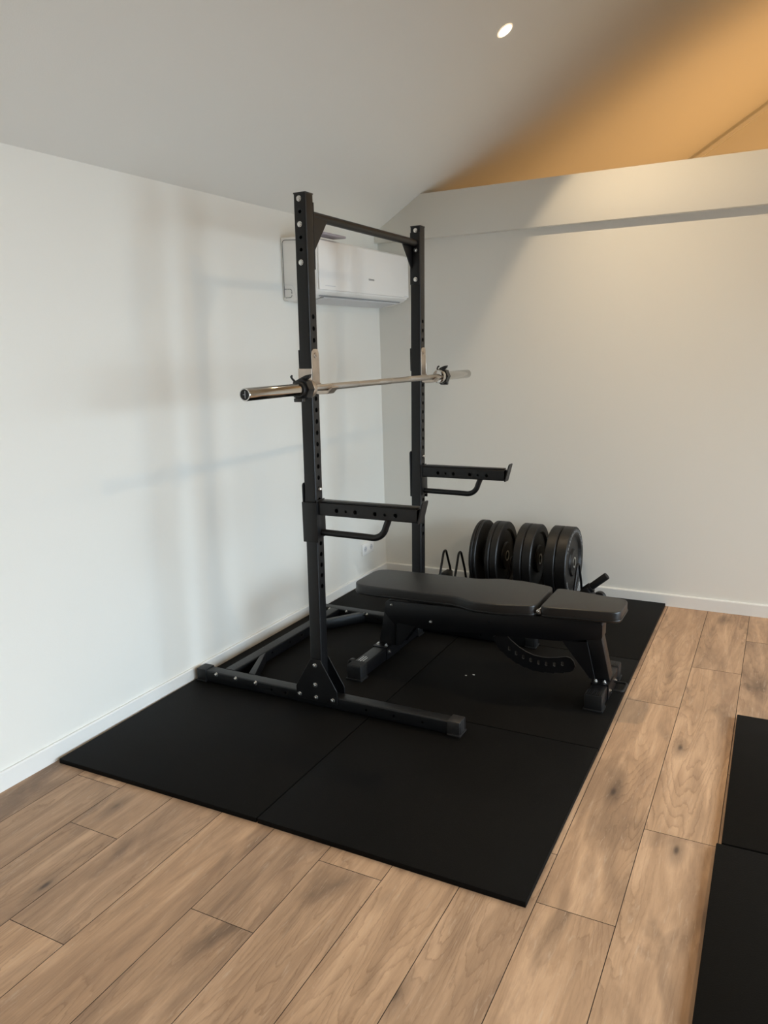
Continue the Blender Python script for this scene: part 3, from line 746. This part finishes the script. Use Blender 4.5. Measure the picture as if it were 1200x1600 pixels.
for a, b_, lab, pr_, _ in PL: plate(a, b_, lab, print_=bool(pr_))

# ================================================================== AIR CONDITIONER
ac = thing('air_conditioner', 'white split air conditioner mounted high on the left wall in the corner', 'air conditioner', (.002, -.61, 1.93))
ya, yb_ = -1.185, -.030
body = [(.001, 1.945), (.05, 1.935), (.13, 1.945), (.205, 1.965), (.236, 1.985), (.240, 2.255), (.222, 2.275), (.10, 2.288), (.001, 2.290)]
def pz(P): return [(x, z) for x, z in P]
MB().prism(body, 'y', ya, yb_, bev=.006, seg=3).build('body', M_ac, ac)
fp = MB().box(.238, ya+.004, 1.992, .250, yb_-.003, 2.262, bev=.005, seg=3).build('front_panel', M_ac, ac)
# louver flap underneath and the dark slot line
MB().prism([(.075, 1.934), (.200, 1.958), (.200, 1.952), (.075, 1.928)], 'y', ya+.12, yb_-.10, bev=.001, seg=1).build('louver_flap', M_acg, ac)
MB().prism([(.204, 1.960), (.211, 1.966), (.211, 1.9645), (.204, 1.9585)], 'y', ya+.06, yb_-.06).build('air_slot', M_slot, ac)
MB().prism([(.060, 1.934), (.067, 1.935), (.067, 1.9325), (.060, 1.9315)], 'y', ya+.09, yb_-.07).build('air_slot', M_slot, ac)
# outline on the side cover and the pipe knock-out
mb = MB(); P = []
for (x, z) in round_poly([(.012, 1.958), (.012, 2.276), (.205, 2.262), (.222, 2.245)], [.004, .022, .02, 0], 5): P.append((x, ya-.0005, z))
mb.tube(P, .0016, 6); mb.build('side_seam', M_dark, ac)
mb = MB(); P = round_poly([(.016, 2.030), (.075, 2.022), (.092, 1.950)], [0, .02, 0], 5); mb.tube([(x, ya-.0005, z) for x, z in P], .0009, 6); mb.build('side_seam', M_acg, ac)
mb = MB()
KO = round_poly([(.016, 2.005), (.062, 2.003), (.062, 1.957), (.016, 1.957)], [0, .014, .014, 0], 5)
for i in range(len(KO)-1):
    a_, b__ = Vector(KO[i]), Vector(KO[i+1]); n = max(1, int((b__-a_).length/.010))
    for k in range(n):
        s0 = a_.lerp(b__, k/n); s1 = a_.lerp(b__, (k+.6)/n); mb.tube([(s0.x, ya-.0005, s0.y), (s1.x, ya-.0005, s1.y)], .0019, 5)
mb.build('knockout_marking', M_dark, ac)
# tiny grey maker's word and a faint line of print
def word(spec, x, y0, z0, h, wd, gap, name, m_):
    mb = MB(); y = y0
    for ch in spec:
        for (u0, v0, u1, v1) in ch: mb.box(x, y+u0*wd, z0+v0*h, x+.0012, y+u1*wd, z0+v1*h)
        y += wd+gap
    return mb.build(name, m_, ac)
LT = {'o': [(0, 0, 1, .22), (0, .78, 1, 1), (0, 0, .25, 1), (.75, 0, 1, 1)], 'n': [(0, 0, .25, 1), (.75, 0, 1, 1), (0, .78, 1, 1)], 's': [(0, 0, 1, .22), (0, .78, 1, 1), (0, .4, 1, .6), (0, .4, .25, 1), (.75, 0, 1, .6)], 'i': [(.35, 0, .65, 1)]}
word([LT['s'], LT['o'], LT['n'], LT['n'], LT['s']], .2502, -.605, 2.075, .010, .011, .004, 'printed_mark', M_grey)
MB().box(.2502, -1.125, 2.014, .251, -1.010, 2.017).build('printed_line', M_acg, ac)
MB().box(.2502, -.105, 1.999, .251, -.055, 2.003).build('printed_line', M_acg, ac)
rem = MB().box(.195, -1.205, 2.288, .275, -.930, 2.302, bev=.004)
for v in rem.b.verts: v.co.y += .25*(v.co.x-.2)
o = recenter(rem.build('flat_box', M_lav)); tag(o, 'flat lavender grey box lying on top of the air conditioner', 'box')

# ================================================================== WALL SOCKET
sk = thing('wall_socket', 'white double power socket low on the left wall near the corner', 'power socket', (.001, -.288, .213))
MB().box(.0003, -.372, .215, .009, -.204, .300, bev=.003).build('face_plate', M_ac, sk)
for y in (-.330, -.246):
    mb = MB(); mb.lathe((.009, y, .2575), (.0104, y, .2575), [(.026, 0), (.026, .0014), (.022, .0014)], 32); ins = mb.build('outlet', M_ac, sk)
    MB().cyl((.0090, y, .2575), (.0108, y, .2575), .0195, 28).build('recess', M_acg, ins)
    mb = MB(); mb.cyl((.0105, y-.0095, .2575), (.0113, y-.0095, .2575), .0028, 12); mb.cyl((.0105, y+.0095, .2575), (.0113, y+.0095, .2575), .0028, 12); mb.build('pin_hole', M_dark, ins)

# small crumbs lying on the mats
for (x, y, r, lab) in ((1.297, -1.550, .0055, 'tiny pale crumb on the mat under the bench, right of two'), (1.265, -1.573, .0045, 'tiny pale crumb on the mat under the bench, left of two')):
    mb = MB(); bmesh.ops.create_icosphere(mb.b, subdivisions=1, radius=r)
    for v in mb.b.verts: v.co = Vector((v.co.x*1.3, v.co.y*.8, max(v.co.z*.5, -r*.4)))+Vector((x, y, .0204+r*.4)); v.co.x += random.uniform(-1, 1)*r*.2
    tag(recenter(mb.build('crumb', M_crumb, smooth=False)), lab, 'crumb', 'crumbs on the mat')

for o in bpy.data.objects:
    if '_org' in o: del o['_org']
